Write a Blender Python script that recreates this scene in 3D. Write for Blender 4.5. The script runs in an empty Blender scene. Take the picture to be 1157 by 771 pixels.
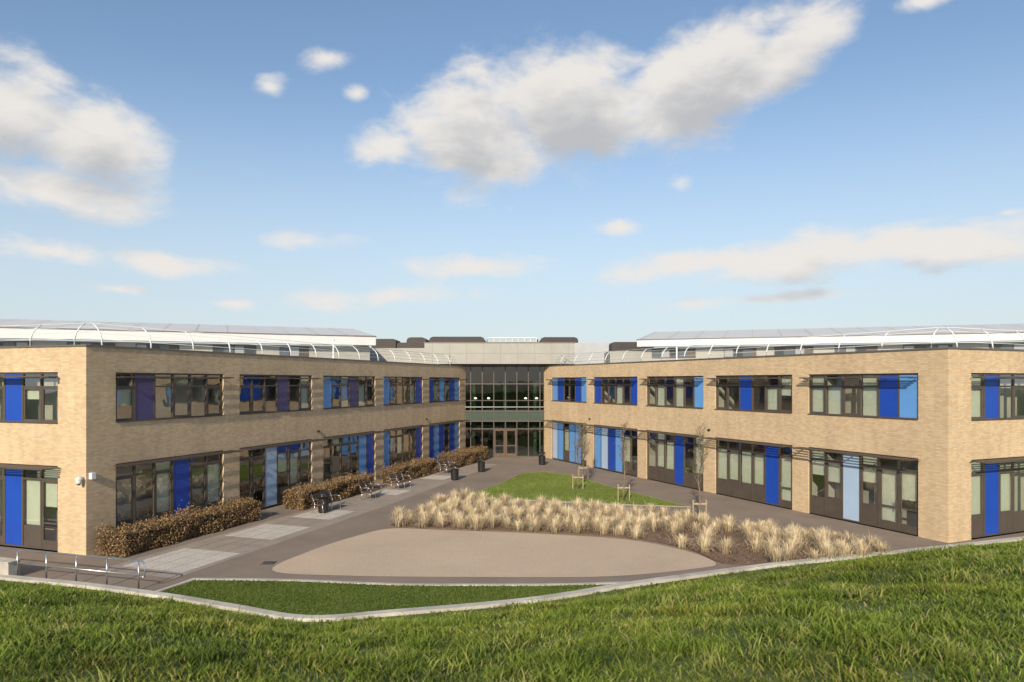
import bpy, math, random, bmesh
import numpy as np
from mathutils import Vector, Matrix
random.seed(7); rng=np.random.default_rng(7)
scene=bpy.context.scene
col=scene.collection
EYE=6.75
# ------------------------------------------------------------------ materials
def new_mat(name):
    m=bpy.data.materials.new(name); m.use_nodes=True
    nt=m.node_tree; b=nt.nodes['Principled BSDF']
    return m,nt,b
def MT(nt,op,a,b=0,c=0,clamp=False):
    n=nt.nodes.new('ShaderNodeMath'); n.operation=op; n.use_clamp=clamp
    for i,v in enumerate((a,b,c)):
        if isinstance(v,bpy.types.NodeSocket): nt.links.new(v,n.inputs[i])
        else: n.inputs[i].default_value=v
    return n.outputs[0]
def mat(name,c,rough=.8,var=.0,scale=3.,scale2=None,bump=0.,bscale=40.,metal=0.,spec=.5,c2=None,coat=0.):
    m,nt,b=new_mat(name); N=nt.nodes; L=nt.links
    b.inputs['Roughness'].default_value=rough; b.inputs['Metallic'].default_value=metal
    b.inputs['Specular IOR Level'].default_value=spec
    b.inputs['Coat Weight'].default_value=coat; b.inputs['Coat Roughness'].default_value=.05
    tc=N.new('ShaderNodeTexCoord')
    if var>0 or c2:
        n=N.new('ShaderNodeTexNoise'); n.inputs['Scale'].default_value=scale; n.inputs['Detail'].default_value=6; n.inputs['Roughness'].default_value=.65
        L.new(tc.outputs['Object'],n.inputs['Vector'])
        r=N.new('ShaderNodeMapRange'); r.inputs['From Min'].default_value=.3; r.inputs['From Max'].default_value=.7
        L.new(n.outputs['Fac'],r.inputs['Value'])
        mx=N.new('ShaderNodeMix'); mx.data_type='RGBA'
        a=[x*(1-var) for x in c]; d=[min(1,x*(1+var)) for x in c] if not c2 else list(c2)
        if c2: a=list(c)
        mx.inputs['A'].default_value=(*a,1); mx.inputs['B'].default_value=(*d,1)
        L.new(r.outputs['Result'],mx.inputs['Factor'])
        out=mx.outputs['Result']
        if scale2:
            n2=N.new('ShaderNodeTexNoise'); n2.inputs['Scale'].default_value=scale2; n2.inputs['Detail'].default_value=5
            L.new(tc.outputs['Object'],n2.inputs['Vector'])
            r2=N.new('ShaderNodeMapRange'); r2.inputs['From Min'].default_value=.3; r2.inputs['From Max'].default_value=.7
            r2.inputs['To Min'].default_value=.74; r2.inputs['To Max'].default_value=1.2
            L.new(n2.outputs['Fac'],r2.inputs['Value'])
            vm=N.new('ShaderNodeVectorMath'); vm.operation='SCALE'
            L.new(out,vm.inputs[0]); L.new(r2.outputs['Result'],vm.inputs['Scale']); out=vm.outputs['Vector']
        L.new(out,b.inputs['Base Color'])
    else:
        b.inputs['Base Color'].default_value=(*c,1)
    if bump>0:
        n=N.new('ShaderNodeTexNoise'); n.inputs['Scale'].default_value=bscale; n.inputs['Detail'].default_value=4
        L.new(tc.outputs['Object'],n.inputs['Vector'])
        bp=N.new('ShaderNodeBump'); bp.inputs['Strength'].default_value=bump; bp.inputs['Distance'].default_value=.02
        L.new(n.outputs['Fac'],bp.inputs['Height']); L.new(bp.outputs['Normal'],b.inputs['Normal'])
    return m
def brick_mat():
    m,nt,b=new_mat('buff_brick'); N=nt.nodes; L=nt.links
    uv=N.new('ShaderNodeUVMap'); 
    br=N.new('ShaderNodeTexBrick')
    br.inputs['Color1'].default_value=(.66,.49,.30,1); br.inputs['Color2'].default_value=(.52,.37,.215,1); br.inputs['Mortar'].default_value=(.45,.355,.245,1)
    br.inputs['Scale'].default_value=1; br.inputs['Mortar Size'].default_value=.007; br.inputs['Brick Width'].default_value=.225; br.inputs['Row Height'].default_value=.075
    br.inputs['Bias'].default_value=-.1
    L.new(uv.outputs['UV'],br.inputs['Vector'])
    n=N.new('ShaderNodeTexNoise'); n.inputs['Scale'].default_value=.45; n.inputs['Detail'].default_value=3
    L.new(uv.outputs['UV'],n.inputs['Vector'])
    r=N.new('ShaderNodeMapRange'); r.inputs['From Min'].default_value=.3; r.inputs['From Max'].default_value=.7; r.inputs['To Min'].default_value=.93; r.inputs['To Max'].default_value=1.06
    L.new(n.outputs['Fac'],r.inputs['Value'])
    mp=N.new('ShaderNodeMapping'); mp.inputs['Scale'].default_value=(2.0,.13,1)
    L.new(uv.outputs['UV'],mp.inputs['Vector'])
    n2=N.new('ShaderNodeTexNoise'); n2.inputs['Scale'].default_value=1; n2.inputs['Detail'].default_value=5
    L.new(mp.outputs['Vector'],n2.inputs['Vector'])
    r2=N.new('ShaderNodeMapRange'); r2.inputs['From Min'].default_value=.35; r2.inputs['From Max'].default_value=.7; r2.inputs['To Min'].default_value=1.03; r2.inputs['To Max'].default_value=.9
    L.new(n2.outputs['Fac'],r2.inputs['Value'])
    mm=N.new('ShaderNodeMath'); mm.operation='MULTIPLY'; L.new(r.outputs['Result'],mm.inputs[0]); L.new(r2.outputs['Result'],mm.inputs[1])
    vm=N.new('ShaderNodeVectorMath'); vm.operation='SCALE'
    L.new(br.outputs['Color'],vm.inputs[0]); L.new(mm.outputs[0],vm.inputs['Scale'])
    L.new(vm.outputs['Vector'],b.inputs['Base Color'])
    b.inputs['Roughness'].default_value=.9
    return m
def glass_mat(name,tint,r0=.07,bias=.03):
    m=bpy.data.materials.new(name); m.use_nodes=True; nt=m.node_tree; N=nt.nodes; L=nt.links
    N.clear(); o=N.new('ShaderNodeOutputMaterial'); t=N.new('ShaderNodeBsdfTransparent'); t.inputs['Color'].default_value=(*tint,1)
    g=N.new('ShaderNodeBsdfGlossy'); g.inputs['Roughness'].default_value=.015; g.inputs['Color'].default_value=(.95,.97,1,1)
    ge=N.new('ShaderNodeNewGeometry'); dt=N.new('ShaderNodeVectorMath'); dt.operation='DOT_PRODUCT'
    L.new(ge.outputs['Incoming'],dt.inputs[0]); L.new(ge.outputs['Normal'],dt.inputs[1])
    c=MT(nt,'ABSOLUTE',dt.outputs['Value']); ic=MT(nt,'SUBTRACT',1.0,c); p5=MT(nt,'POWER',ic,3.5)
    f=MT(nt,'MULTIPLY_ADD',p5,1-r0-bias,r0+bias,clamp=True)
    tc=N.new('ShaderNodeTexCoord'); n=N.new('ShaderNodeTexNoise'); n.inputs['Scale'].default_value=.8
    L.new(tc.outputs['Object'],n.inputs['Vector'])
    bp=N.new('ShaderNodeBump'); bp.inputs['Strength'].default_value=.12; bp.inputs['Distance'].default_value=.05
    L.new(n.outputs['Fac'],bp.inputs['Height']); L.new(bp.outputs['Normal'],g.inputs['Normal'])
    mx=N.new('ShaderNodeMixShader'); L.new(f,mx.inputs[0]); L.new(t.outputs[0],mx.inputs[1]); L.new(g.outputs[0],mx.inputs[2]); L.new(mx.outputs[0],o.inputs[0])
    return m
def leaf_mat(name,trans=.3):
    m,nt,b=new_mat(name); N=nt.nodes; L=nt.links
    a=N.new('ShaderNodeAttribute'); a.attribute_name='Col'
    L.new(a.outputs['Color'],b.inputs['Base Color']); b.inputs['Roughness'].default_value=.75; b.inputs['Specular IOR Level'].default_value=.2
    t=N.new('ShaderNodeBsdfTranslucent'); L.new(a.outputs['Color'],t.inputs['Color'])
    mx=N.new('ShaderNodeMixShader'); mx.inputs[0].default_value=trans
    o=N['Material Output']; L.new(b.outputs[0],mx.inputs[1]); L.new(t.outputs[0],mx.inputs[2]); L.new(mx.outputs[0],o.inputs[0])
    return m
BRICK=brick_mat()
FRAME=mat('bronze_frame',(.088,.07,.056),.45,var=.15,scale=2)
GLASS=glass_mat('window_glass',(.86,.89,.85),.13,.09)
GLASSG=glass_mat('green_glass',(.36,.48,.40),.06,.02)
CB=mat('deep_blue_panel',(.012,.065,.40),.35,var=.08,scale=1.5)
Cb=mat('light_blue_panel',(.12,.31,.66),.35,var=.06,scale=1.5)
CP=mat('pale_blue_panel',(.38,.50,.66),.4,var=.05,scale=1.5)
Cp=mat('purple_panel',(.075,.06,.17),.4,var=.08,scale=1.5)
BLIND=mat('cream_blind',(.70,.72,.60),.8,var=.05,scale=4)
ROOMW=mat('room_wall',(.55,.52,.45),.9,var=.12,scale=.6)
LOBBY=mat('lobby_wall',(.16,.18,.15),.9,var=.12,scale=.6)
ROOMF=mat('room_floor',(.22,.20,.19),.8,var=.1)
COPE=mat('coping_metal',(.16,.145,.13),.5,var=.1,scale=2,metal=.3)
WHITE=mat('white_paint_metal',(.72,.72,.70),.4,var=.05,scale=3)
FASCIA=mat('fascia_metal',(.60,.60,.59),.45,var=.05,scale=1)
ZINC=mat('zinc_cladding',(.33,.32,.285),.5,var=.08,scale=.8)
ZSEAM=mat('zinc_seam',(.24,.23,.205),.5)
ROOFM=mat('roof_membrane',(.42,.43,.44),.7,var=.1,scale=.5)
SEAM=mat('standing_seam_roof',(.58,.58,.57),.6,var=.06,scale=.6)
SEAM2=mat('roof_seam_rib',(.50,.50,.49),.6)
DARKC=mat('dark_cladding',(.038,.030,.026),.6,var=.15,scale=1)
CONC=mat('pale_concrete',(.50,.465,.40),.85,var=.16,scale=3,scale2=.8,bump=.3,bscale=30)
ASPH=mat('brown_asphalt',(.245,.19,.145),.9,var=.15,scale=.4,scale2=30,bump=.35,bscale=90)
TAN=mat('resin_gravel',(.53,.405,.285),.92,var=.08,scale=.25,scale2=45,bump=.25,bscale=120)
PAVE=mat('grey_paving',(.33,.27,.22),.85,var=.14,scale=.9,scale2=20,bump=.2,bscale=50)
PALEP=mat('pale_paving',(.54,.49,.42),.85,var=.10,scale=1.2,scale2=15)
MULCH=mat('bark_mulch',(.13,.075,.048),.95,scale=9,c2=(.28,.18,.115),scale2=2,bump=1.0,bscale=25)
LAWN=mat('lawn_turf',(.10,.155,.020),.95,scale=.7,c2=(.16,.21,.04),scale2=30,bump=.6,bscale=60)
BANKM=mat('bank_turf',(.07,.10,.018),.95,scale=.6,c2=(.13,.155,.035),scale2=12,bump=.8,bscale=30)
FIELD=mat('field_grass',(.06,.09,.025),.95,scale=.05,c2=(.09,.12,.04))
STEEL=mat('stainless_steel',(.55,.55,.54),.28,metal=.9,var=.05)
TIMBER=mat('bench_timber',(.12,.07,.04),.6,var=.3,scale=6)
BLACK=mat('black_powdercoat',(.015,.015,.016),.45,var=.1)
BARK=mat('young_bark',(.20,.15,.11),.85,var=.25,scale=12)
STAKE=mat('stake_timber',(.38,.29,.18),.8,var=.2,scale=8)
BLADE=leaf_mat('grass_blade',.35)
LEAF=leaf_mat('copper_leaf',.2)
HEDGEIN=mat('hedge_twigs',(.06,.038,.022),.95,var=.3,scale=10)
SPAND=mat('spandrel_green',(.06,.085,.07),.25,var=.1)
def emis(name,c,s):
    m,nt,b=new_mat(name); b.inputs['Emission Color'].default_value=(*c,1); b.inputs['Emission Strength'].default_value=s; b.inputs['Base Color'].default_value=(*c,1); return m
LAMP=emis('downlight',(1,.9,.7),5)
PIN=[mat('board_red',(.35,.06,.04)),mat('board_blue',(.05,.12,.35)),mat('board_yellow',(.5,.38,.08)),mat('board_white',(.6,.6,.58)),mat('board_green',(.08,.22,.1))]

# ------------------------------------------------------------------ mesh helpers
def empty(name,parent=None,loc=(0,0,0),rz=0):
    e=bpy.data.objects.new(name,None); e.empty_display_size=.3; col.objects.link(e); e.location=loc; e.rotation_euler=(0,0,rz)
    if parent: e.parent=parent
    return e
class Fr:
    def __init__(s,O,d,n): s.O=Vector((O[0],O[1],0)); s.d=Vector((d[0],d[1],0)).normalized(); s.n=Vector((n[0],n[1],0)).normalized()
    def p(s,u,w,z): return s.O+s.d*u+s.n*w+Vector((0,0,z))
XY=Fr((0,0),(1,0),(0,1))
class MB:
    def __init__(s): s.v=[];s.f=[];s.m=[];s.uv=[];s.mats=[]
    def mi(s,m):
        if m not in s.mats: s.mats.append(m)
        return s.mats.index(m)
    def box(s,fr,u0,u1,w0,w1,z0,z1,m):
        b=len(s.v)
        for z in (z0,z1):
            for (u,w) in ((u0,w0),(u1,w0),(u1,w1),(u0,w1)):
                s.v.append(fr.p(u,w,z)); s.uv.append((u+w,z))
        for q in ((0,3,2,1),(4,5,6,7),(0,1,5,4),(1,2,6,5),(2,3,7,6),(3,0,4,7)):
            s.f.append([b+i for i in q]); s.m.append(s.mi(m))
    def quad(s,pts,m,uvs=None):
        b=len(s.v); s.v+= [Vector(p) for p in pts]; s.uv+= uvs or [(p[0],p[1]) for p in pts]
        s.f.append(list(range(b,b+len(pts)))); s.m.append(s.mi(m))
    def tube(s,pts,r,m,n=6,closed=False):
        pts=[Vector(p) for p in pts]; rs=r if isinstance(r,(list,tuple)) else [r]*len(pts)
        b=len(s.v)
        for i,p in enumerate(pts):
            t=(pts[min(i+1,len(pts)-1)]-pts[max(i-1,0)]).normalized()
            a=t.cross(Vector((0,0,1)))
            if a.length<.1: a=t.cross(Vector((1,0,0)))
            a.normalize(); c=t.cross(a).normalized()
            for k in range(n):
                an=2*math.pi*k/n; s.v.append(p+(a*math.cos(an)+c*math.sin(an))*rs[i]); s.uv.append((0,0))
        for i in range(len(pts)-1):
            for k in range(n):
                s.f.append([b+i*n+k,b+i*n+(k+1)%n,b+(i+1)*n+(k+1)%n,b+(i+1)*n+k]); s.m.append(s.mi(m))
        s.f.append([b+k for k in range(n)][::-1]); s.m.append(s.mi(m))
        e=b+(len(pts)-1)*n; s.f.append([e+k for k in range(n)]); s.m.append(s.mi(m))
    def lathe(s,c,prof,m,n=20):
        b=len(s.v)
        for (r,z) in prof:
            for k in range(n):
                a=2*math.pi*k/n; s.v.append(Vector((c[0]+r*math.cos(a),c[1]+r*math.sin(a),c[2]+z))); s.uv.append((0,0))
        for i in range(len(prof)-1):
            for k in range(n):
                s.f.append([b+i*n+k,b+i*n+(k+1)%n,b+(i+1)*n+(k+1)%n,b+(i+1)*n+k]); s.m.append(s.mi(m))
    def build(s,name,parent=None,smooth=False,recalc=True):
        me=bpy.data.meshes.new(name); me.from_pydata([tuple(v) for v in s.v],[],s.f)
        for m in s.mats: me.materials.append(m)
        me.polygons.foreach_set('material_index',s.m)
        ul=me.uv_layers.new(name='UVMap'); li=np.zeros(len(me.loops),dtype=np.int32); me.loops.foreach_get('vertex_index',li)
        ul.data.foreach_set('uv',np.array(s.uv,dtype=np.float32)[li].ravel())
        if smooth: me.polygons.foreach_set('use_smooth',[True]*len(me.polygons))
        me.update()
        if recalc:
            bm=bmesh.new(); bm.from_mesh(me); bmesh.ops.recalc_face_normals(bm,faces=bm.faces); bm.to_mesh(me); bm.free()
        o=bpy.data.objects.new(name,me); col.objects.link(o)
        if parent: o.parent=parent
        return o
def smooth_poly(pts,closed=True,n=6):
    out=[]; P=[Vector((p[0],p[1])) for p in pts]; N=len(P)
    rngi=range(N) if closed else range(N-1)
    for i in rngi:
        if closed: a,b,c,d=P[(i-1)%N],P[i],P[(i+1)%N],P[(i+2)%N]
        else: a,b,c,d=P[max(i-1,0)],P[i],P[i+1],P[min(i+2,N-1)]
        for k in range(n):
            t=k/n
            q=.5*((2*b)+(c-a)*t+(2*a-5*b+4*c-d)*t*t+(3*b-a-3*c+d)*t**3); out.append((q.x,q.y))
    if not closed: out.append((P[-1].x,P[-1].y))
    return out
def sheet(name,pts,z,m):
    me=bpy.data.meshes.new(name); bm=bmesh.new()
    vs=[bm.verts.new((x,y,z)) for x,y in pts]; f=bm.faces.new(vs)
    bmesh.ops.triangulate(bm,faces=[f]); bm.normal_update()
    for g in bm.faces:
        if g.normal.z<0: g.normal_flip()
    bm.to_mesh(me); bm.free(); me.materials.append(m)
    o=bpy.data.objects.new(name,me); col.objects.link(o); return o
def kerb(name,pts,w,h,m,z0=-.02):
    mb=MB(); P=[Vector((p[0],p[1],0)) for p in pts]; L=[];R=[]
    for i,p in enumerate(P):
        t=(P[min(i+1,len(P)-1)]-P[max(i-1,0)]).normalized(); nn=Vector((-t.y,t.x,0))
        L.append(p+nn*w/2); R.append(p-nn*w/2)
    Z=lambda v,z: Vector((v.x,v.y,z))
    for i in range(len(P)-1):
        mb.quad([Z(L[i],h),Z(R[i],h),Z(R[i+1],h),Z(L[i+1],h)],m)
        mb.quad([Z(L[i],z0),Z(L[i+1],z0),Z(L[i+1],h),Z(L[i],h)],m)
        mb.quad([Z(R[i],z0),Z(R[i],h),Z(R[i+1],h),Z(R[i+1],z0)],m)
    for i in (0,-1): mb.quad([Z(L[i],z0),Z(R[i],z0),Z(R[i],h),Z(L[i],h)],m)
    return mb.build(name,recalc=False)

def mesh_tris(name,V,T,colr,m,parent=None,root=.55):
    N,K,_=V.shape; t=len(T)
    me=bpy.data.meshes.new(name); me.vertices.add(N*K); me.vertices.foreach_set('co',V.astype(np.float32).ravel())
    idx=(np.arange(N)[:,None,None]*K+T[None]).astype(np.int32).ravel()
    me.loops.add(len(idx)); me.loops.foreach_set('vertex_index',idx)
    me.polygons.add(N*t); me.polygons.foreach_set('loop_start',(np.arange(N*t)*3).astype(np.int32))
    try: me.polygons.foreach_set('loop_total',np.full(N*t,3,dtype=np.int32))
    except Exception: pass
    ca=me.color_attributes.new('Col','FLOAT_COLOR','POINT'); C=np.ones((N,K,4),dtype=np.float32)
    C[:,:,:3]=colr[:,None,:]
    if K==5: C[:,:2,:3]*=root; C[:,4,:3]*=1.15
    ca.data.foreach_set('color',C.ravel())
    me.materials.append(m); me.update(calc_edges=True)
    o=bpy.data.objects.new(name,me); col.objects.link(o)
    if parent: o.parent=parent
    return o
def blades(name,pos,h,w,colr,lean=.5,m=BLADE,parent=None):
    N=len(pos); th=rng.uniform(0,2*np.pi,N); la=rng.uniform(0,2*np.pi,N)
    wd=np.stack([np.cos(th),np.sin(th),np.zeros(N)],1)*(np.ones(N)*w)[:,None]*.5
    ln=np.stack([np.cos(la),np.sin(la),np.zeros(N)],1)*(h*lean*rng.uniform(.2,1.,N))[:,None]
    up=np.zeros((N,3)); up[:,2]=h
    V=np.empty((N,5,3)); V[:,0]=pos-wd; V[:,1]=pos+wd
    mid=pos+up*.6+ln*.4; V[:,2]=mid-wd*.75; V[:,3]=mid+wd*.75; V[:,4]=pos+up*.97+ln
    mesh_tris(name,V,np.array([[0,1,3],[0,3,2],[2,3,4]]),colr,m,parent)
def nz(x,y,s,ph=0):
    x=x*s;y=y*s
    return (np.sin(x*1.3+1.7*np.sin(y*.9+ph))+np.sin(y*1.7+1.3*np.sin(x*1.1+2+ph))+np.sin((x+y)*2.3+ph*3)*.6+np.sin((x-y)*3.1+1.9*np.sin(x*2.1))*.5)/3.1
def inpoly(x,y,poly):
    ins=np.zeros(len(x),bool); n=len(poly)
    for i in range(n):
        x1,y1=poly[i];x2,y2=poly[(i+1)%n]
        c=((y1>y)!=(y2>y))&(x<(x2-x1)*(y-y1)/((y2-y1) if y2!=y1 else 1e-9)+x1); ins^=c
    return ins

# ------------------------------------------------------------------ terrain
S_K=[-1.0,-.723,-.48,-.286,-.17,0,.1,.2,.364,.5,.6,.723,1.0]
S_V=[.275,.292,.318,.352,.348,.332,.318,.300,.280,.255,.243,.229,.205]
def bank(x,y):
    x=np.asarray(x,float);y=np.asarray(y,float)
    k=x/np.maximum(y,3.); s=np.interp(k,S_K,S_V); a=s*s/7.
    yp=np.maximum(y,0)
    z=5.0-a*yp*yp+.07*nz(x,y,.8)+.04*nz(x,y,2.3,1)
    z=np.where(z>.4,z,.4*np.exp((z-.4)/.4)); z=np.maximum(z,.05)
    f=np.clip((150-np.abs(x))/80,0,1)*np.clip((y+150)/80,0,1)
    return z*f*f*(3-2*f)-.12*(f<.02)
KERB2=[(-60,37),(-30,28.2),(-17.5,24.2),(-14.2,23.25),(-10.84,22.04),(-8.2,20.9),(-5.82,19.93),(-3.53,20.4),(.58,21.6),(4.14,23.4),(9.37,25.7),(12.5,26.8),(16,28.0),(22,30.2),(60,45.5)]
kx=[p[0] for p in KERB2]; ky=[p[1] for p in KERB2]
def kerbY(x): return np.interp(x,kx,ky)
xs=np.concatenate([np.linspace(-150,-40,24)[:-1],np.linspace(-40,40,201),np.linspace(40,150,24)[1:]])
T=np.concatenate([np.linspace(0,.5,14)[:-1],np.linspace(.5,1,90)])
V=[];F=[]
for x in xs:
    ye=float(kerbY(x))-.12
    ts=[ -150+ (150+ (-2))*t/.5 if t<.5 else -2+(ye+2)*(t-.5)/.5 for t in T]
    zz=bank(np.full(len(ts),x),np.array(ts))
    V+=[(x,a,float(b)) for a,b in zip(ts,zz)]
n=len(T)
for i in range(len(xs)-1):
    for j in range(n-1): F.append((i*n+j,(i+1)*n+j,(i+1)*n+j+1,i*n+j+1))
me=bpy.data.meshes.new('grass_bank'); me.from_pydata(V,[],F); me.materials.append(BANKM); me.polygons.foreach_set('use_smooth',[True]*len(F))
bk=bpy.data.objects.new('grass_bank',me); col.objects.link(bk)
sheet('ground',[(-2500,-2500),(2500,-2500),(2500,2500),(-2500,2500)],-.06,FIELD)
sheet('courtyard_pavement',[(-62,15),(62,15),(62,72),(-62,72)],0,ASPH)
kerb('concrete_kerb',smooth_poly(KERB2[1:14],False,5),.30,.15,CONC)
K1=[(-11.35,22.4),(-10.75,24.0),(-7.5,23.85),(-3.74,23.35),(.63,23.3),(3.9,23.55)]
kerb('concrete_kerb',[K1[0]]+smooth_poly(K1[1:],False,5),.16,.10,CONC)
lens=[(-11.2,22.5),(-10.65,23.9),(-7.5,23.75),(-3.74,23.25),(.63,23.2),(3.6,23.4),(.6,21.75),(-3.5,20.6),(-5.8,20.15),(-8.2,21.1)]
sheet('lower_lawn',lens,.07,LAWN)
tanp=smooth_poly([(-8.6,25.4),(-6,24.7),(-1,24.5),(3.4,24.6),(6.6,25.6),(7.6,26.4),(6.9,28.4),(4.8,30.4),(.85,31.6),(-3.2,32.3),(-5.6,32.6),(-6.9,30.9),(-8.1,28.2)])
sheet('gravel_plaza',tanp,.008,TAN)
bedp=smooth_poly([(-5.7,33.4),(-4.6,36.5),(-3.1,40.6),(1.04,38.4),(5.5,36.3),(9.5,34.1),(12.5,31.2),(14.8,28.6),(13.6,27.2),(9.8,26.2),(7.9,26.3),(7.1,28.6),(4.9,30.7),(.9,31.9),(-3.2,32.6)],n=4)
sheet('planting_bed',bedp,.03,MULCH)
kerb('bed_edging',bedp+[bedp[0]],.06,.045,TIMBER)
lawnp=[(-2.9,41.6),(-.9,46.5),(.75,52.4),(2.4,53.0),(4.1,51.4),(6.9,44.2),(9.6,38.2),(6,38.9),(1.5,40.2)]
sheet('courtyard_lawn',lawnp,.035,LAWN)
kerb('lawn_edging',lawnp+[lawnp[0]],.08,.05,PAVE)
dl=Vector((.3255,.9455)); nl=Vector((.9455,-.3255)); L0=Vector((-16.6,27.6))
def LP(u,w): q=L0+dl*u+nl*w; return (q.x,q.y)
sheet('terrace_paving',[LP(-1.5,2.3),LP(34,2.3),LP(34,4.6),LP(14,5.6),LP(-1.5,5.8)],.004,PAVE)
for (u0,u1,w0,w1) in [(-.8,2.2,2.7,5.5),(4.6,7.4,2.6,5.1),(9.2,11.6,2.7,4.9),(17,19,2.6,4.4),(24,26,2.5,4.3)]:
    sheet('pale_paving_slab',[LP(u0,w0),LP(u1,w0),LP(u1,w1),LP(u0,w1)],.008,PALEP)
mj=MB(); frL=Fr(L0,dl,nl)
for i in range(0,44):
    mj.box(frL,-1.5+i*.8,-1.488+i*.8,2.3,5.6 if i<19 else 4.7,.0085,.0125,ASPH)
for j in range(1,4):
    mj.box(frL,-1.5,14 if j<3 else 12,2.3+j*.8,2.312+j*.8,.0088,.0128,ASPH)
mj.build('paving_joints')
# drain gully covers
md=MB()
for (x,y) in ((-9.3,26.2),(9.6,36.8),(4.9,55)): 
    md.box(XY,x,x+.45,y,y+.45,-.01,.012,DARKC)
    for k in range(5): md.box(XY,x+.04+k*.08,x+.08+k*.08,y+.03,y+.42,.012,.016,STEEL)
md.build('drain_cover')

# ------------------------------------------------------------------ school building
school=empty('school_building')
H=8.15
def wall(name,fr,length,openings,z1=H,glz=None):
    mb=MB(); us=sorted({0,length}|{a for o in openings for a in o[:2]}); zs=sorted({-.1,z1}|{a for o in openings for a in o[2:]})
    for i in range(len(us)-1):
        for j in range(len(zs)-1):
            uc=(us[i]+us[i+1])/2; zc=(zs[j]+zs[j+1])/2
            if any(o[0]<uc<o[1] and o[2]<zc<o[3] for o in openings): continue
            a,b,c,d=us[i],us[i+1],zs[j],zs[j+1]
            mb.quad([fr.p(a,0,c),fr.p(b,0,c),fr.p(b,0,d),fr.p(a,0,d)],BRICK,[(a,c),(b,c),(b,d),(a,d)])
    for (a,b,c,d) in openings:
        for (p,q) in (((a,c),(a,d)),((b,c),(b,d)),((a,d),(b,d)),((a,c),(b,c))):
            mb.quad([fr.p(p[0],0,p[1]),fr.p(q[0],0,q[1]),fr.p(q[0],-.3,q[1]),fr.p(p[0],-.3,p[1])],BRICK,[(p[0],p[1]),(q[0],q[1]),(q[0]+.3,q[1]),(p[0]+.3,p[1])])
    mb.build(name,school,recalc=False)
    c=MB(); c.box(fr,-.04,length+.0,-.34,.045,z1,z1+.07,COPE); c.build(name+'_coping',school)
PM={'B':CB,'b':Cb,'P':CP,'p':Cp}
def bay(mb,fr,u0,u1,z0,z1,pat,ground,blindp):
    W=-.13
    mb.box(fr,u0+.002,u1-.002,W-.06,W+.05,z1-.07,z1-.002,FRAME); mb.box(fr,u0+.002,u1-.002,W-.06,W+.05,z0+.002,z0+.07,FRAME)
    mb.box(fr,u0+.002,u0+.07,W-.06,W+.05,z0+.07,z1-.07,FRAME); mb.box(fr,u1-.07,u1-.002,W-.06,W+.05,z0+.07,z1-.07,FRAME)
    if not ground: mb.box(fr,u0+.002,u1-.002,W+.05,.05,z0+.003,z0+.035,FRAME)
    M=len(pat); mw=(u1-u0)/M; za=z0+.07; zb=z1-.07
    for i in range(1,M): mb.box(fr,u0+i*mw-.045,u0+i*mw+.045,W-.06,W+.045,za,zb,FRAME)
    drops=random.choice([[1.],[1.,1.,.55],[.55,.35],[1.,.8]])
    for i,ch in enumerate(pat):
        a=u0+i*mw+(.045 if i else .07); b=u0+(i+1)*mw-(.045 if i<M-1 else .07)
        if ch in PM:
            mb.box(fr,a,b,W-.03,W+.03,za,zb,PM[ch]); continue
        tz=zb-.52
        mb.box(fr,a,b,W-.055,W+.04,tz-.035,tz+.035,FRAME)
        def pane(z_0,z_1,casement):
            if casement:
                e=.075
                mb.box(fr,a,b,W-.03,W+.03,z_0,z_0+e,FRAME); mb.box(fr,a,b,W-.03,W+.03,z_1-e,z_1,FRAME)
                mb.box(fr,a,a+e,W-.03,W+.03,z_0+e,z_1-e,FRAME); mb.box(fr,b-e,b,W-.03,W+.03,z_0+e,z_1-e,FRAME)
            j1,j2=random.uniform(-.006,.006),random.uniform(-.006,.006)
            mb.quad([fr.p(a,W+j1,z_0),fr.p(b,W-j1,z_0),fr.p(b,W+j2,z_1),fr.p(a,W+j2+2*j1,z_1)],GLASS)
        pane(tz+.035,zb,False)
        zlow=za
        if ch=='D':
            pane(za,tz-.035,True)
            mb.box(fr,a+.075,b-.075,W-.028,W+.028,za+.07,za+.30,FRAME); mb.box(fr,a+.075,b-.075,W-.028,W+.028,za+.95,za+1.02,FRAME)
            hx=b-.12 if i%2==0 else a+.12
            mb.box(fr,hx-.015,hx+.015,W+.05,W+.08,za+.85,za+1.25,STEEL)
            zlow=za+.3
        elif ground:
            zlow=za+.85
            mb.box(fr,a,b,W-.03,W+.02,za,zlow,FRAME); pane(zlow,tz-.035,i%2==0)
        else:
            pane(za,tz-.035,i%2==1 or i==0)
        if random.random()<blindp:
            top=tz-.03 if random.random()<.6 else zb
            dr=random.choice(drops)*(top-zlow)
            mb.box(fr,a+.02,b-.02,W-.12,W-.09,top-dr,top,BLIND)
def shade(mb,fr,u0,u1,z,dep,slats):
    for i in range(slats):
        w=.12+i*(dep-.12)/(slats-1); mb.box(fr,u0,u1,w-.03,w+.03,z-.010,z+.010,FRAME)
    mb.box(fr,u0,u1,dep+.04,dep+.065,z-.035,z+.025,FRAME)
    n=4
    for i in range(n+1):
        u=u0+.25+i*(u1-u0-.5)/n
        mb.box(fr,u-.02,u+.02,0,dep+.04,z-.055,z-.013,FRAME)
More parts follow.
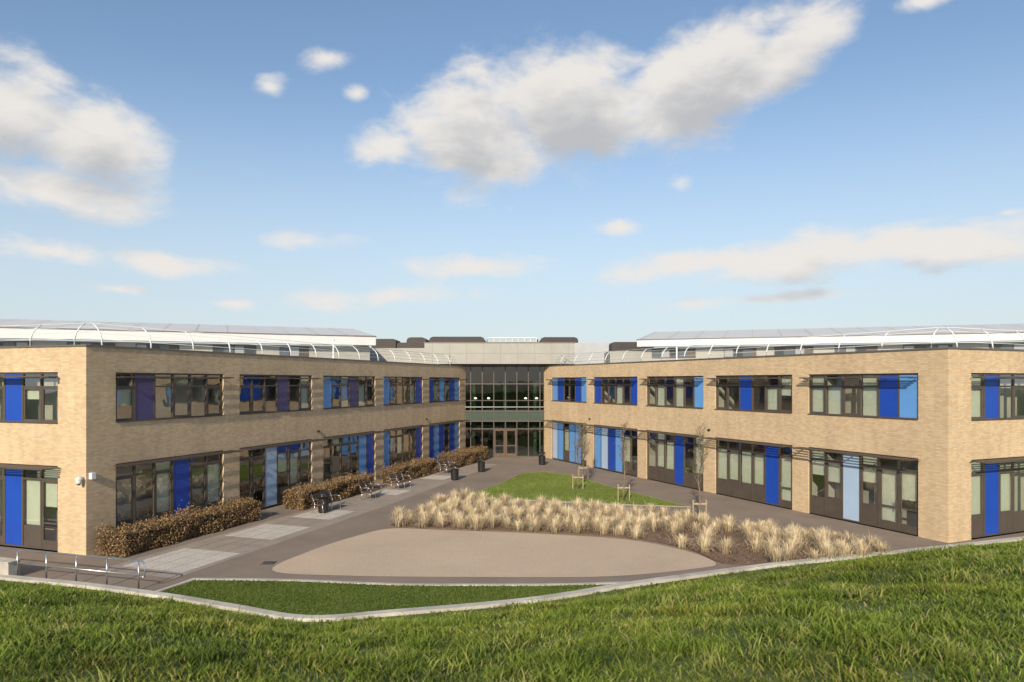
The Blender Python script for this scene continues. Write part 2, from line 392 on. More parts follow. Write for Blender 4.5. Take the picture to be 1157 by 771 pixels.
def interior(mb,fr,length,starts,bw):
    D=-6.5
    mb.quad([fr.p(.3,D,0),fr.p(length,D,0),fr.p(length,D,H-.3),fr.p(.3,D,H-.3)],ROOMW)
    for z,mm in ((.03,ROOMF),(4.25,ROOMF),(3.55,ROOMW),(7.5,ROOMW)):
        mb.quad([fr.p(.3,-.31,z),fr.p(length,-.31,z),fr.p(length,D,z),fr.p(.3,D,z)],mm)
    for s in starts:
        u=s-.55
        mb.box(fr,u-.06,u+.06,D+.01,-.33,.04,3.54,ROOMW); mb.box(fr,u-.06,u+.06,D+.01,-.33,4.26,7.49,ROOMW)
        for zf in (1.1,5.3):
            for k in range(3):
                x=s+.3+k*2+random.random()*.4; ww=random.uniform(.8,1.4)
                mb.box(fr,x,x+ww,D+.01,D+.05,zf+random.uniform(0,.3),zf+random.uniform(.9,1.3),random.choice(PIN))
        for zf in (.03,4.25):
            for k in range(3):
                x=s+.4+k*2; w=random.uniform(-4.5,-1.2)
                mb.box(fr,x,x+1.3,w-.6,w,zf+.70,zf+.74,PIN[3])
                for (du,dw) in ((.05,-.55),(1.2,-.55),(.05,-.08),(1.2,-.08)): mb.box(fr,x+du,x+du+.04,w+dw,w+dw+.04,zf,zf+.70,FRAME)
def railing(name,fr,length):
    mb=MB(); prof=[(-.22,H+.06),(-.24,H+.32),(-.32,H+.58),(-.48,H+.80),(-.72,H+.98)]
    n=int(length/2.4)
    for i in range(n+1):
        u=.9+i*(length-1.4)/n
        mb.tube([fr.p(u,w,z) for w,z in prof],[.034,.032,.03,.028,.024],WHITE)
    for j,r in ((1,.010),(2,.010),(3,.010),(4,.015)):
        w,z=prof[j]; mb.tube([fr.p(-w,w,z),fr.p(length-.2,w,z)],r,WHITE,5)
    mb.build(name,school,smooth=True)
def wing(tag,fr,length,start,per,bw,up,gr,blindp,sgn_end=0):
    ops=[];mb=MB();sh=MB();it=MB()
    n=len(up); st=[start+per*i for i in range(n)]
    for i,s in enumerate(st):
        ops.append((s,s+bw,5.1,7.15)); ops.append((s,s+bw,.0,3.42))
    wall(tag+'_brick_wall',fr,length,ops)
    for i,s in enumerate(st):
        bay(mb,fr,s,s+bw,5.1,7.15,up[i],False,blindp[0]); bay(mb,fr,s,s+bw,.03,3.42,gr[i],True,blindp[1])
        shade(sh,fr,s-.15,s+bw+.12,6.97,.45,4); shade(sh,fr,s-.2,s+bw+.45,3.38,.75,5)
    interior(it,fr,length,st,bw)
    mb.build(tag+'_windows',school); sh.build(tag+'_sunshades',school); it.build(tag+'_interior',school,recalc=False)
    railing(tag+'_roof_railing',fr,length)
R0=Vector((18.3,29.7)); dr=Vector((-.4129,.9108)); nr=Vector((-.9108,-.4129))
frR=Fr(R0,dr,nr)
frLE=Fr(L0,(-.9455,.3255),(-.3255,-.9455)); frRE=Fr(R0,(.9108,.4129),(.4129,-.9108))
wing('west_wing',frL,38.2,1.35,7.33,6.2,['wpwwww','wwwpww','bwwpww','bwwwwB','BwbwBb'],['wwwBww','DDPwww','wwwDbB','bDDwwB','BbBDBb'],(.25,.2))
wing('east_wing',frR,37.5,1.35,7.12,6.05,['bBwwww','wwwBww','bwwwww','BwwwwB','bBwwBb'],['DDwPww','DBwwww','wwBwww','DwbBPb','DbbwbP'],(.3,.85))
wing('west_gable',frLE,30.5,1.5,7.33,6.2,['wwBwww','wwbwww','wBwwww','wwwwBw'],['DwBDww','wwBwww','wwwbww','wwwwww'],(.5,.3))
wing('east_gable',frRE,30.5,1.5,7.33,6.2,['wBwwww','wwbwww','wBwwww','wwwwBw'],['wBwwww','wwBwww','wwwbww','wwwwww'],(.5,.5))
rb=MB()
def roofpoly(pts,z,m): rb.quad([(x,y,z) for x,y in pts],m)
e1=Vector((-.9455,.3255)); e2=Vector((.9108,.4129))
Lf=L0+dl*38.2; Rf=R0+dr*37.5
def tup(v): return (v.x,v.y)
roofpoly([tup(L0+e1*.05+dl*.05),tup(Lf+e1*.05),tup(Lf+e1*30.4),tup(L0+e1*30.4+dl*.05)],7.9,ROOFM)
roofpoly([tup(R0+e2*.05+dr*.05),tup(Rf+e2*.05),tup(Rf+e2*30.4),tup(R0+e2*30.4+dr*.05)],7.9,ROOFM)
rb.build('flat_roofs',school,recalc=False)
bw_=MB()
for a,b in ((L0+e1*30.5,Lf+e1*30.5),(Lf+e1*30.5,Lf),(R0+e2*30.5,Rf+e2*30.5),(Rf+e2*30.5,Rf)):
    l=(b-a).length
    bw_.quad([(a.x,a.y,-.1),(b.x,b.y,-.1),(b.x,b.y,H),(a.x,a.y,H)],BRICK,[(0,0),(l,0),(l,H),(0,H)])
bw_.build('rear_walls',school,recalc=False)
frC=Fr((-4.75,63.7),(1,0),(0,-1)); cw=MB(); LC=8.3
cw.quad([frC.p(0,0,.02),frC.p(LC,0,.02),frC.p(LC,0,8.3),frC.p(0,0,8.3)],GLASSG)
for i in range(9): 
    u=i*LC/8; cw.box(frC,u-.04,u+.04,-.06,.06,.0,8.3,FRAME)
for z,t in ((.06,.06),(2.55,.05),(3.25,.06),(4.15,.07),(5.1,.035),(6.6,.05),(8.2,.08)):
    cw.box(frC,0,LC,-.055,.075,z-t,z+t,FRAME)
cw.box(frC,0,LC,.08,.11,4.48,4.56,STEEL)
for i in range(8): cw.box(frC,i*LC/8+.05,(i+1)*LC/8-.05,.01,.03,3.31,4.08,SPAND)
for i in (3,4):
    a=i*LC/8+.06;b=(i+1)*LC/8-.06
    for (p,q) in ((a,a+.09),(b-.09,b)): cw.box(frC,p,q,.01,.05,.1,2.5,TIMBER)
    cw.box(frC,a+.09,b-.09,.01,.05,.1,.35,TIMBER); cw.box(frC,a+.09,b-.09,.01,.05,2.38,2.5,TIMBER); cw.box(frC,a+.09,b-.09,.01,.05,1.0,1.08,TIMBER)
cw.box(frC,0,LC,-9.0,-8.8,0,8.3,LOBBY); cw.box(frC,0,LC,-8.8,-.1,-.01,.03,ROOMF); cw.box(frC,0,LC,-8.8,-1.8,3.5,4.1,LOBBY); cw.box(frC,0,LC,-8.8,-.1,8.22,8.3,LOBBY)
for u in (1.4,2.6,6.0,7.0): cw.lathe(frC.p(u,-1.2,5.2),[(.0,0),(.13,.02),(.11,.13),(.0,.16)],LAMP,10)
for u in (1.2,4.1,6.9):
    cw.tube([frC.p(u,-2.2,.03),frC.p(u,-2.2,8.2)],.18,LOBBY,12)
cw.build('entrance_curtain_wall',school)
zc=MB()
zc.box(XY,-7.7,5.5,62.3,71,8.36,10.2,ZINC); zc.box(XY,-7.75,5.55,62.25,71.05,10.2,10.27,COPE)
for i in range(9): 
    x=-7.0+i*1.5; zc.box(XY,x-.012,x+.012,62.28,62.3,8.4,10.15,ZSEAM)
zc.box(XY,-7.7,5.5,62.285,62.3,9.28,9.30,ZSEAM)
zc.box(XY,-30,30,74,96,0,9.6,ROOFM)
zc.build('entrance_fascia',school)
rp=MB()
def hump(x0,x1,y0,y1,z0,z1,m,c=.5):
    pts=[(x0,z0),(x0,z1-c),(x0+c*.35,z1-c*.3),(x0+c*1.2,z1),(x1-c*1.2,z1),(x1-c*.35,z1-c*.3),(x1,z1-c),(x1,z0)]
    for i in range(len(pts)-1):
        (a,b),(c_,d)=pts[i],pts[i+1]; rp.quad([(a,y0,b),(c_,y0,d),(c_,y1,d),(a,y1,b)],m)
    rp.quad([(a,y0,b) for a,b in pts],m); rp.quad([(a,y1,b) for a,b in pts][::-1],m)
hump(-11.4,-9.3,76.5,84,9.5,11.6,DARKC,.35); hump(-9.0,-3.0,77,84,9.5,11.7,DARKC,.35); hump(-2.8,2.9,78,84,9.5,11.5,DARKC,.12); hump(3.1,7.2,77,84,9.5,11.65,DARKC,.35)
hump(-13.3,-11.0,67,70,9.6,10.85,DARKC,.2); hump(-10.9,-7.9,67,70,9.6,10.5,DARKC,.2); hump(9.3,12.8,66,68,9.4,10.5,DARKC,.2)
rp.box(XY,-13.6,-7.9,65.5,71,8,9.9,ZINC); rp.box(XY,9.0,13,65,69,8,9.6,ZINC)
rp.box(XY,2.4,12.5,72,73.9,8,10.75,ROOFM)
for i in range(9): rp.box(XY,-2.4+i*.6,-2.36+i*.6,69.96,70.0,10.28,11.1,WHITE)
rp.box(XY,-2.4,2.44,69.95,70.02,11.1,11.17,WHITE); rp.box(XY,-2.38,2.42,70.03,70.9,10.28,11.08,mat('lantern_glazing',(.35,.42,.45),.2,var=.1))
rp.build('roof_plant',school)
mats_up=[mat('clerestory_glass_a',(.10,.12,.14),.08),mat('clerestory_glass_b',(.30,.32,.33),.12),mat('clerestory_glass_c',(.05,.06,.07),.08)]
def upper(tag,A,B,zt):
    A=Vector(A);B=Vector(B); d=(B-A).normalized(); n=Vector((d.y,-d.x)); 
    fr=Fr(A,d,n); l=(B-A).length; mb=MB()
    mb.box(fr,0,l,-10,0,7.9,9.65,ZINC)
    i=0; u=.8
    while u<l-3:
        w=random.uniform(2.2,3.6); mb.box(fr,u,u+w,.0,.03,8.75,9.55,FRAME)
        k=0
        while k*.75+.08<w-.7:
            mb.box(fr,u+.06+k*.75,u+.7+k*.75,.03,.04,8.82,9.48,mats_up[(i+k)%3]); k+=1
        u+=w+random.uniform(1.2,2.4); i+=1
    mb.box(fr,-.3,l+.3,-.02,.9,9.72,zt-.35,FASCIA)
    mb.box(fr,-.35,l+.35,-.1,.95,zt-.35,zt-.28,COPE)
    zb=zt-.27
    mb.quad([fr.p(-.3,.9,zb),fr.p(l+.3,.9,zb),fr.p(l+.3,-9.5,zb+1.3),fr.p(-.3,-9.5,zb+1.3)],SEAM)
    mb.quad([fr.p(-.3,.9,zb),fr.p(-.3,-9.5,zb+1.3),fr.p(-.3,-9.5,8)],SEAM); mb.quad([fr.p(l+.3,.9,zb),fr.p(l+.3,-9.5,zb+1.3),fr.p(l+.3,-9.5,8)],SEAM)
    u=0
    while u<l:
        mb.quad([fr.p(u,.9,zb+.03),fr.p(u+.04,.9,zb+.03),fr.p(u+.04,-9.5,zb+1.33),fr.p(u,-9.5,zb+1.33)],SEAM2); u+=2.2
    mb.build(tag,school)
upper('west_upper_storey',(-46,43.6),(-11.6,57.8),10.75)
upper('east_upper_storey',(11.0,59.8),(42,49.2),10.6)
ae=MB()
for (x,y,h0,h1) in ((12.1,52,7.9,9.6),(-13.5,53.5,7.9,9.9)):
    ae.tube([(x,y,h0),(x,y,h1)],.06,WHITE,8); ae.lathe((x,y,h1),[(0,0),(.1,0),(.1,.12),(0,.16)],WHITE,10)
ae.build('roof_vent_pipes',school)
wl=MB()
for fr,per in ((frL,7.33),(frR,7.12)):
    for i in (2,4):
        u=1.35+per*i-.56; wl.box(fr,u-.08,u+.08,.0,.09,3.78,3.88,BLACK)
wl.build('wall_lights',school)
sc=empty('security_camera'); m_=MB()
m_.tube([frLE.p(.12,0,3.05),frLE.p(.12,.18,3.05)],.035,WHITE,8); m_.lathe(frLE.p(.12,.22,2.78),[(.0,0),(.07,.02),(.1,.09),(.1,.16),(.12,.17),(.12,.24),(.05,.3),(0,.31)],WHITE,14); m_.lathe(frLE.p(.12,.22,2.74),[(0,0),(.06,.03),(.08,.08)],BLACK,12)
m_.box(frL,.12,.3,.0,.16,2.95,3.2,WHITE)
m_.build('camera_body',sc)
# ------------------------------------------------------------------ hedges
def hedge(u0,u1,w0,w1,h,dens=520):
    e=empty('beech_hedge'); mb=MB()
    mb.box(frL,u0+.15,u1-.15,w0+.15,w1-.15,0,h-.22,HEDGEIN); mb.build('inner_twigs',e)
    L=u1-u0;W=w1-w0; N=int(dens*(L*W+2*L*h+2*W*h))
    u=rng.uniform(0,L,N); w=rng.uniform(0,W,N); z=rng.uniform(.03,1,N)
    r=np.abs(rng.normal(0,.1,N))
    hh=h*(.88+.17*nz(u+u0,w,1.3)+.10*nz(u+u0,w,4.1,2)); z=z*hh
    bulge=.12*nz(u+u0,z*2,1.9,1)
    p=rng.random(N)
    ft=p<.38; z[ft]=(hh-r*1.2)[ft]
    fs=(p>=.38)&(p<.8); w[fs]=(W-r+bulge)[fs]
    fb=(p>=.8)&(p<.86); w[fb]=r[fb]
    fe=(p>=.86)&(p<.93); u[fe]=r[fe]
    ff=p>=.93; u[ff]=(L-r)[ff]
    z+=np.where(ft,rng.exponential(.07,N),0)
    P=np.zeros((N,3)); o=np.array([L0.x,L0.y]); D=np.array([dl.x,dl.y]); Nn=np.array([nl.x,nl.y])
    P[:,:2]=o+(u+u0)[:,None]*D+(w+w0)[:,None]*Nn; P[:,2]=z
    a=rng.normal(size=(N,3)); a/=np.linalg.norm(a,axis=1)[:,None]; b=np.cross(a,rng.normal(size=(N,3))); b/=np.linalg.norm(b,axis=1)[:,None]
    s=rng.uniform(.025,.055,N)[:,None]
    V=np.stack([P-a*s,P+b*s*.6,P+a*s,P-b*s*.6],1)
    base=np.array([[.25,.155,.075],[.32,.21,.105],[.14,.085,.04],[.17,.14,.05],[.44,.32,.18]])
    C=base[rng.choice(5,N,p=[.32,.27,.2,.07,.14])]*rng.uniform(.7,1.3,N)[:,None]
    mesh_tris('leaves',V,np.array([[0,1,2],[0,2,3]]),C,LEAF,e)
hedge(.1,8.1,.35,1.75,1.0); hedge(10.9,18.3,.9,2.2,1.05); hedge(21.2,27.6,.9,2.2,1.05,420); hedge(30.2,37.2,.9,2.6,1.1,360)

# ------------------------------------------------------------------ grasses
def pointsin(poly,n,cond=None):
    px=np.array([p[0] for p in poly]);py=np.array([p[1] for p in poly]); X=[];Y=[]
    while len(X)<n:
        x=rng.uniform(px.min(),px.max(),n*3);y=rng.uniform(py.min(),py.max(),n*3); k=inpoly(x,y,poly)
        X+=list(x[k]);Y+=list(y[k])
    return np.array(X[:n]),np.array(Y[:n])
cx,cy=[],[]
for x,y in zip(*pointsin(bedp,9000)):
    sparse=(5.0<x<10.2 and y<31.8 and (x-(y-26)*.2)<9.2)
    if sparse and random.random()<.99: continue
    if all((x-a)**2+(y-b)**2>.42 for a,b in zip(cx,cy)):
        cx.append(x);cy.append(y)
cx=np.array(cx);cy=np.array(cy); nb=210
N=len(cx)*nb
ang=rng.uniform(0,2*np.pi,N); ci=np.repeat(np.arange(len(cx)),nb)
ch=rng.uniform(.42,.74,len(cx)); csz=rng.uniform(.75,1.4,len(cx))
rr=np.abs(rng.normal(0,.12,N))*csz[ci]
P=np.zeros((N,3)); P[:,0]=cx[ci]+np.cos(ang)*rr; P[:,1]=cy[ci]+np.sin(ang)*rr; P[:,2]=.03
tilt=np.abs(rng.normal(0,.66,N)).clip(0,1.3); ln=ch[ci]*rng.uniform(.6,1.08,N)*np.where(rng.random(N)<.03,1.3,1)
dv=np.stack([np.cos(ang),np.sin(ang),np.zeros(N)],1); sd=np.stack([-np.sin(ang),np.cos(ang),np.zeros(N)],1)
w=rng.uniform(.007,.015,N)[:,None]; Z=np.array([0,0,1.])
mid=P+dv*(ln*.62*np.sin(tilt*.7))[:,None]+Z*(ln*.62*np.cos(tilt*.7))[:,None]
tip=mid+dv*(ln*.42*np.sin(tilt*1.5+.2))[:,None]+Z*(ln*.42*np.cos(tilt*1.5+.2))[:,None]
tip[:,2]=np.maximum(tip[:,2],.05)
V=np.empty((N,5,3)); V[:,0]=P-sd*w; V[:,1]=P+sd*w; V[:,2]=mid-sd*w; V[:,3]=mid+sd*w; V[:,4]=tip
gc=np.array([[.80,.64,.41],[.86,.73,.51],[.66,.50,.30],[.50,.40,.22],[.88,.78,.58]])
C=gc[rng.choice(5,N,p=[.3,.29,.16,.05,.2])]*rng.uniform(.82,1.12,N)[:,None]*rng.uniform(.82,1.08,len(cx))[ci][:,None]
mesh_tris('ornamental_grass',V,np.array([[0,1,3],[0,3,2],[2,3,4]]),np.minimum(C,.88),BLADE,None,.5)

# foreground bank grass
N=360000
y=(3**.5+rng.random(N)*(26.5**.5-3**.5))**2; x=rng.uniform(-1,1,N)*(y*.82+2.5)
k=y<kerbY(x)-.2; x=x[k];y=y[k]; N=len(x)
z=bank(x,y)
cl=nz(x,y,2.1)+.7*nz(x,y,5.3,2)
h=(.022+.055*np.clip(cl+.3,0,2)+.025*rng.random(N))*(1+.012*y)*np.where(rng.random(N)<.015,1.8,1)
w=.0045*(1+y/4.5)*rng.uniform(.7,1.4,N)
g=np.array([[.14,.20,.026],[.20,.26,.040],[.085,.13,.020],[.29,.31,.08],[.40,.35,.17]])
C=g[rng.choice(5,N,p=[.35,.30,.17,.13,.05])]*rng.uniform(.75,1.25,N)[:,None]*(1+.2*nz(x,y,.6,3)+.28*nz(x,y,1.9,1)+.18*nz(x,y,4.7,2))[:,None]
dry=np.clip(nz(x,y,1.1,5)+.1,0,1)[:,None]; C=C*(1+dry*np.array([.40,.17,.1]))
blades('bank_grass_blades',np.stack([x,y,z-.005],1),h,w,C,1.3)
tx=[];ty=[]
for i in range(620):
    yy=random.uniform(4.5,24); tx.append(random.uniform(-.8,.85)*yy); ty.append(yy)
tx+= [-4.6,-4.3,-4.9]; ty+=[19.0,18.9,19.1]
tx=np.array(tx);ty=np.array(ty); q=ty<kerbY(tx)-.4; tx=tx[q];ty=ty[q]; ts=rng.uniform(.4,1.15,len(tx)); ts[-3:]=1.8
ci=np.repeat(np.arange(len(tx)),60); N=len(ci)
x=tx[ci]+rng.normal(0,.11,N)*ts[ci]; y=ty[ci]+rng.normal(0,.11,N)*ts[ci]
tc_=g[rng.choice(4,len(tx),p=[.3,.4,.1,.2])]
C=tc_[ci]*rng.uniform(.8,1.3,N)[:,None]
blades('grass_tufts',np.stack([x,y,bank(x,y)],1),rng.uniform(.07,.17,N)*ts[ci],.006*(1+y/5),C,1.2)
x,y=pointsin(lens,26000); N=len(x); C=g[rng.choice(5,N,p=[.4,.3,.2,.08,.02])]*rng.uniform(.65,1.0,N)[:,None]*(1+.2*nz(x,y,1.5,1))[:,None]
blades('lower_lawn_blades',np.stack([x,y,np.full(N,.07)],1),rng.uniform(.02,.06,N),np.full(N,.02),C,.8)
x,y=pointsin(lawnp,26000); N=len(x); C=g[rng.choice(5,N,p=[.2,.5,.0,.28,.02])]*rng.uniform(1.0,1.4,N)[:,None]*(1+.2*nz(x,y,.5,1))[:,None]
blades('courtyard_lawn_blades',np.stack([x,y,np.full(N,.035)],1),rng.uniform(.02,.05,N),np.full(N,.03),C,.8)
x,y=pointsin(bedp,9000); N=len(x); P=np.stack([x,y,np.full(N,.045)],1)
a=rng.normal(size=(N,3))*[1,1,.3]; a/=np.linalg.norm(a,axis=1)[:,None]; b=np.cross(a,[0,0,1.]); s=rng.uniform(.02,.06,N)[:,None]
mesh_tris('bark_chips',np.stack([P-a*s,P+b*s*.5,P+a*s,P-b*s*.5],1),np.array([[0,1,2],[0,2,3]]),np.array([[.2,.13,.08],[.10,.06,.04],[.32,.25,.17]])[rng.choice(3,N)],LEAF)

# ------------------------------------------------------------------ young trees
def tree(x,y,h,seed):
    R=random.Random(seed); e=empty('young_tree',loc=(x,y,0)); mb=MB(); tips=[]
    pts=[Vector((R.uniform(-.03,.03)*i,R.uniform(-.03,.03)*i,h*i/7)) for i in range(8)]
    mb.tube(pts,[.045*(1-.8*i/7)+.006 for i in range(8)],BARK,6)
    for i in range(30):
        t=R.uniform(.34,.97); f=t*7; a=pts[int(f)].lerp(pts[min(7,int(f)+1)],f-int(f)); an=R.uniform(0,6.28); l=(1-t)*1.2+.4; l*=R.uniform(.6,1.1)
        d=Vector((math.cos(an)*.5,math.sin(an)*.5,.9)).normalized()
        p=[a]; 
        for k in range(4):
            d=(d+Vector((R.uniform(-.2,.2),R.uniform(-.2,.2),R.uniform(-.05,.15)))).normalized(); p.append(p[-1]+d*l/4)
        mb.tube(p,[.017,.014,.011,.009,.005],BARK,4); tips+=p[2:]
        for k in range(3):
            s=p[R.randint(1,3)]; d2=(d+Vector((R.uniform(-.8,.8),R.uniform(-.8,.8),R.uniform(-.1,.4)))).normalized(); q=s+d2*l*.35; mb.tube([s,q],[.009,.005],BARK,4); tips.append(q)
    mb.build('trunk_and_branches',e,smooth=True)
    n=len(tips)*4; T=np.array([tuple(t) for t in tips]).repeat(4,0)+rng.normal(0,.05,(n,3)); a=rng.normal(size=(n,3)); a/=np.linalg.norm(a,axis=1)[:,None]; b=np.cross(a,rng.normal(size=(n,3))); b/=np.linalg.norm(b,axis=1)[:,None]; s=.024
    mesh_tris('buds',np.stack([T-a*s,T+b*s*.6,T+a*s,T-b*s*.6],1),np.array([[0,1,2],[0,2,3]]),np.array([[.25,.2,.1],[.2,.22,.08]])[rng.choice(2,n)],LEAF,e)
    st=MB()
    for dx in (-.32,.32): st.tube([(dx,0,-.02),(dx,0,.95)],.035,STAKE,8)
    st.box(XY,-.36,.36,-.045,-.02,.72,.80,STAKE); st.tube([(-.05,0,.76),(.05,0,.76)],.05,BLACK,8)
    st.build('stakes',e)
tree(4.15,44.6,4.0,1); tree(6.35,40.2,4.3,2); tree(9.25,34.9,4.6,5); tree(5.0,49.5,3.8,9)

# ------------------------------------------------------------------ benches
def bench(u,w,rot=0):
    p=frL.p(u,w,.008); ang=math.atan2(dl.y,dl.x)+rot
    e=empty('park_bench',loc=p,rz=ang)
    s=MB()
    for i in range(5): s.box(XY,-.9,.9,-.28+i*.105,-.19+i*.105,.435-.008*i,.47-.008*i,TIMBER)
    s.build('seat',e); b=MB()
    for i in range(4):
        y=.25+i*.045; z=.53+i*.105; b.box(XY,-.9,.9,y-.015,y+.018,z,z+.085,TIMBER)
    b.build('backrest',e); f=MB()
    for x in (-.8,.8,0):
        f.tube([(x,-.30,.0),(x,-.27,.25),(x,-.25,.41),(x,.2,.40),(x,.26,.6),(x,.42,.97)],.024,STEEL,8); f.tube([(x,.2,.40),(x,.26,.2),(x,.34,0)],.024,STEEL,8)
        if x: f.tube([(x,-.26,.41),(x,-.33,.55),(x,-.30,.66),(x,-.15,.70),(x,.1,.69),(x,.30,.68)],.022,STEEL,8)
        f.box(XY,x-.05,x+.05,-.36,-.24,0,.012,STEEL); f.box(XY,x-.05,x+.05,.28,.40,0,.012,STEEL)
    f.build('steel_frame',e,smooth=True)
bench(11.3,3.4); bench(15.6,3.5,.15); bench(19.6,3.3); bench(27.6,3.0)
def bin_(x,y):
    e=empty('litter_bin',loc=(x,y,.005)); b=MB()
    b.lathe((0,0,0),[(0,0),(.22,0),(.22,.04),(.26,.06),(.28,.70),(.295,.71),(.295,.74),(.24,.74),(.24,.70),(0,.68)],BLACK)
    for k in range(4):
        a=k*math.pi/2+.4; b.tube([(.255*math.cos(a),.255*math.sin(a),.72),(.255*math.cos(a),.255*math.sin(a),.95)],.018,BLACK)
    b.build('body',e,smooth=False); l=MB(); l.lathe((0,0,0),[(0,.92),(.28,.92),(.30,.94),(.29,.98),(.21,1.05),(.1,1.09),(0,1.1)],BLACK); l.build('lid',e,smooth=True)
bin_(-3.95,48.8); bin_(-2.3,53.2); bin_(2.45,57.8); bin_(-9.75,36.6)

hr=empty('handrail'); m_=MB(); A=Vector((-19.6,25.25,0)); B=Vector((-12.1,22.95,0))
for i in range(7):
    p=A.lerp(B,i/6); m_.tube([p,p+Vector((0,0,.92))],.026,STEEL,8)
m_.tube([A+Vector((-.1,0,.95)),B+Vector((.1,0,.95)),B+Vector((.22,-.05,.88)),B+Vector((.22,-.05,.45)),B+Vector((0,0,.42))],.026,STEEL,8); m_.tube([A+Vector((0,0,.5)),B+Vector((0,0,.5))],.018,STEEL,8)
m_.build('rails',hr,smooth=True)
m_=MB(); fw=Fr((-21.5,25.9),(.955,-.297),(-.297,-.955)); m_.box(fw,0,4.6,-.05,.35,-.02,.55,CONC); m_.box(fw,-.03,4.63,-.09,.39,.55,.60,CONC); m_.build('low_concrete_wall')

# ------------------------------------------------------------------ world
w=bpy.data.worlds.new('World'); scene.world=w; w.use_nodes=True; nt=w.node_tree; N=nt.nodes; L=nt.links; N.clear()
SUN_EL=math.radians(26); SX,SY=-.215,-.977
def azel(px,py):
    az=math.atan((px-578.5)/800); return az,math.atan((432-py)/800*math.cos(az))
# cloud banks by direction on the sky (azimuth/elevation), radii, tilt, strength
blobs=[(545,150,95,70,0,1.12),(650,122,120,66,4,1.2),(780,98,125,60,12,1.2),(885,62,98,40,16,1.05),(432,165,50,34,0,.9),
 (20,125,105,60,0,1.05),(105,160,95,58,-12,1.05),(60,215,135,38,0,.85),
 (305,98,36,28,0,.42),(368,68,52,24,8,.45),(405,105,32,22,0,.36),(768,210,32,22,0,.45),(1040,0,50,20,0,.8),
 (60,285,125,24,-3,.72),(190,298,120,20,-2,.72),(345,272,95,22,0,.55),(540,302,120,24,0,.62),(440,335,200,26,3,.5),
 (790,298,135,22,5,.85),(930,288,180,30,2,1),(1090,275,140,34,4,1),(1140,240,40,12,0,.6),
 (262,343,50,11,0,.6),(135,327,55,10,-4,.6),(700,256,48,15,0,.5),(860,338,170,13,2,.6)]
def cloud_group(name,bl,detail):
    G=bpy.data.node_groups.new(name,'ShaderNodeTree')
    G.interface.new_socket('P',in_out='INPUT',socket_type='NodeSocketVector'); G.interface.new_socket('D',in_out='OUTPUT',socket_type='NodeSocketFloat')
    gi=G.nodes.new('NodeGroupInput'); go=G.nodes.new('NodeGroupOutput'); acc=None
    for (px,py,rx,ry,rot,st) in bl:
        a,e=azel(px,py); a1,_=azel(px+rx,py); _,e1=azel(px,py-ry); a0,_=azel(px-rx,py)
        mp=G.nodes.new('ShaderNodeMapping'); mp.vector_type='TEXTURE'; mp.inputs['Location'].default_value=(a,e,0); mp.inputs['Rotation'].default_value=(0,0,math.radians(rot)); mp.inputs['Scale'].default_value=((a1-a0)/2,abs(e1-e),1)
        G.links.new(gi.outputs[0],mp.inputs['Vector'])
        ln=G.nodes.new('ShaderNodeVectorMath'); ln.operation='LENGTH'; G.links.new(mp.outputs[0],ln.inputs[0])
        v=MT(G,'MULTIPLY_ADD',ln.outputs['Value'],-1.0,st)
        acc=v if acc is None else MT(G,'MAXIMUM',acc,v)
    acc=MT(G,'MAXIMUM',acc,-1.0)
    mp=G.nodes.new('ShaderNodeMapping'); mp.inputs['Scale'].default_value=(1,1.8,1); G.links.new(gi.outputs[0],mp.inputs['Vector'])
    n1=G.nodes.new('ShaderNodeTexNoise'); n1.inputs['Scale'].default_value=9; n1.inputs['Detail'].default_value=detail; n1.inputs['Roughness'].default_value=.58; n1.inputs['Distortion'].default_value=.25
    G.links.new(mp.outputs[0],n1.inputs['Vector'])
    G.links.new(MT(G,'MULTIPLY_ADD',n1.outputs['Fac'],2.2,MT(G,'ADD',acc,-1.1)),go.inputs[0])
    return G
G1=cloud_group('cloud_density',blobs,9); G2=cloud_group('cloud_shade',blobs[:8]+blobs[13:15]+blobs[18:21],5)
tc=N.new('ShaderNodeTexCoord'); sp=N.new('ShaderNodeSeparateXYZ'); L.new(tc.outputs['Generated'],sp.inputs[0])
az=MT(nt,'ARCTAN2',sp.outputs[0],sp.outputs[1]); el=MT(nt,'ARCSINE',sp.outputs[2])
cb=N.new('ShaderNodeCombineXYZ'); L.new(az,cb.inputs[0]); L.new(el,cb.inputs[1])
def dens(vec,G):
    g=N.new('ShaderNodeGroup'); g.node_tree=G; L.new(vec,g.inputs[0]); return g.outputs[0]
d1=dens(cb.outputs[0],G1)
off=N.new('ShaderNodeVectorMath'); off.operation='ADD'; off.inputs[1].default_value=(-.010,.038,0); L.new(cb.outputs[0],off.inputs[0])
d2=dens(off.outputs[0],G2)
def ss(v,a,b,lo=0,hi=1):
    r=N.new('ShaderNodeMapRange'); r.interpolation_type='SMOOTHSTEP'; r.inputs['From Min'].default_value=a; r.inputs['From Max'].default_value=b; r.inputs['To Min'].default_value=lo; r.inputs['To Max'].default_value=hi
    L.new(v,r.inputs['Value']); return r.outputs['Result']
mask=ss(d1,-.15,.60,0,.97)
shadev=ss(d2,.0,1.15,0,1)
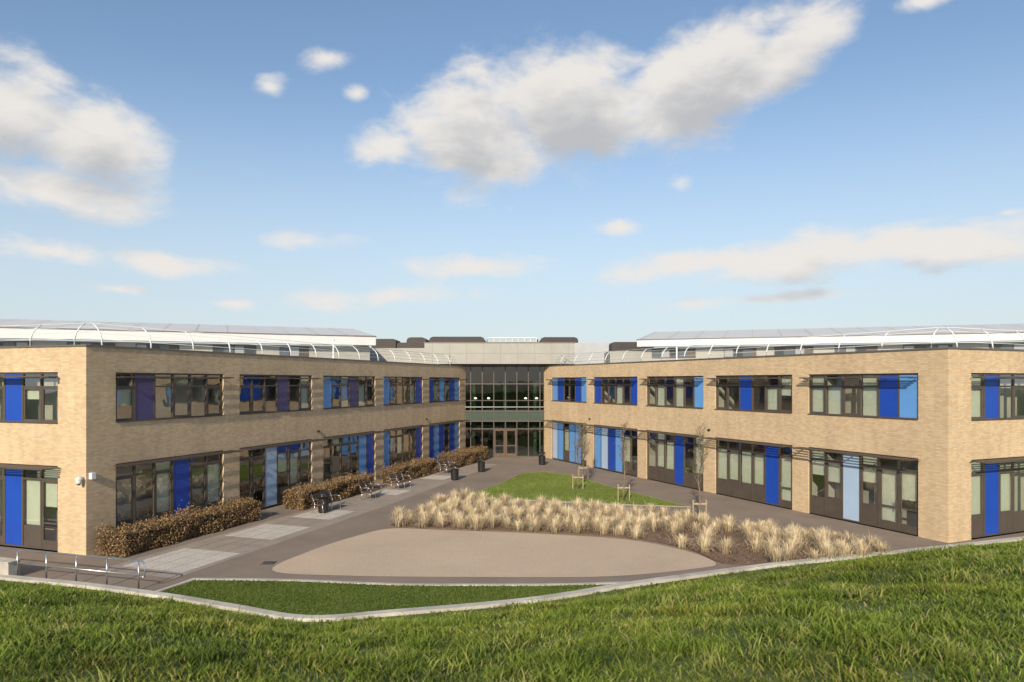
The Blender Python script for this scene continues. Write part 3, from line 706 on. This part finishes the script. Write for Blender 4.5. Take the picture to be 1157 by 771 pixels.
sky=N.new('ShaderNodeTexSky'); sky.sky_type='NISHITA'; sky.sun_disc=False; sky.sun_elevation=SUN_EL; sky.sun_rotation=math.atan2(SX,SY); sky.altitude=50; sky.air_density=1.1; sky.dust_density=.7; sky.ozone_density=2.4
bg=N.new('ShaderNodeBackground'); L.new(sky.outputs[0],bg.inputs[0]); bg.inputs[1].default_value=.145
cm=N.new('ShaderNodeMix'); cm.data_type='RGBA'; cm.inputs['A'].default_value=(.85,.815,.775,1); cm.inputs['B'].default_value=(.52,.525,.54,1); L.new(shadev,cm.inputs['Factor'])
bg2=N.new('ShaderNodeBackground'); L.new(cm.outputs['Result'],bg2.inputs[0]); bg2.inputs[1].default_value=1
bg3=N.new('ShaderNodeBackground'); bg3.inputs[0].default_value=(.62,.70,.77,1); bg3.inputs[1].default_value=1
hz=ss(el,.0,.42,.82,.02)
m1=N.new('ShaderNodeMixShader'); L.new(hz,m1.inputs[0]); L.new(bg.outputs[0],m1.inputs[1]); L.new(bg3.outputs[0],m1.inputs[2])
m2=N.new('ShaderNodeMixShader'); L.new(mask,m2.inputs[0]); L.new(m1.outputs[0],m2.inputs[1]); L.new(bg2.outputs[0],m2.inputs[2])
o=N.new('ShaderNodeOutputWorld'); L.new(m2.outputs[0],o.inputs[0])
sl=bpy.data.lights.new('sun','SUN'); sl.energy=5.0; sl.angle=math.radians(.5); sl.color=(1,.88,.70)
so=bpy.data.objects.new('sun',sl); col.objects.link(so)
S=Vector((SX,SY,0)).normalized()*math.cos(SUN_EL)+Vector((0,0,math.sin(SUN_EL))); so.rotation_euler=(-S).to_track_quat('-Z','Y').to_euler(); so.location=(0,-10,30)
cam=bpy.data.cameras.new('camera'); co=bpy.data.objects.new('camera',cam); col.objects.link(co); co.location=(0,0,EYE); co.rotation_euler=(math.radians(90),0,0)
cam.sensor_width=36; cam.lens=36*800/1157; cam.shift_y=46.5/1157; cam.clip_end=6000; cam.clip_start=.05
cam.dof.use_dof=True; cam.dof.focus_distance=38; cam.dof.aperture_fstop=2.8
scene.camera=co
scene.view_settings.view_transform='Standard'; scene.view_settings.look='None'; scene.view_settings.exposure=0
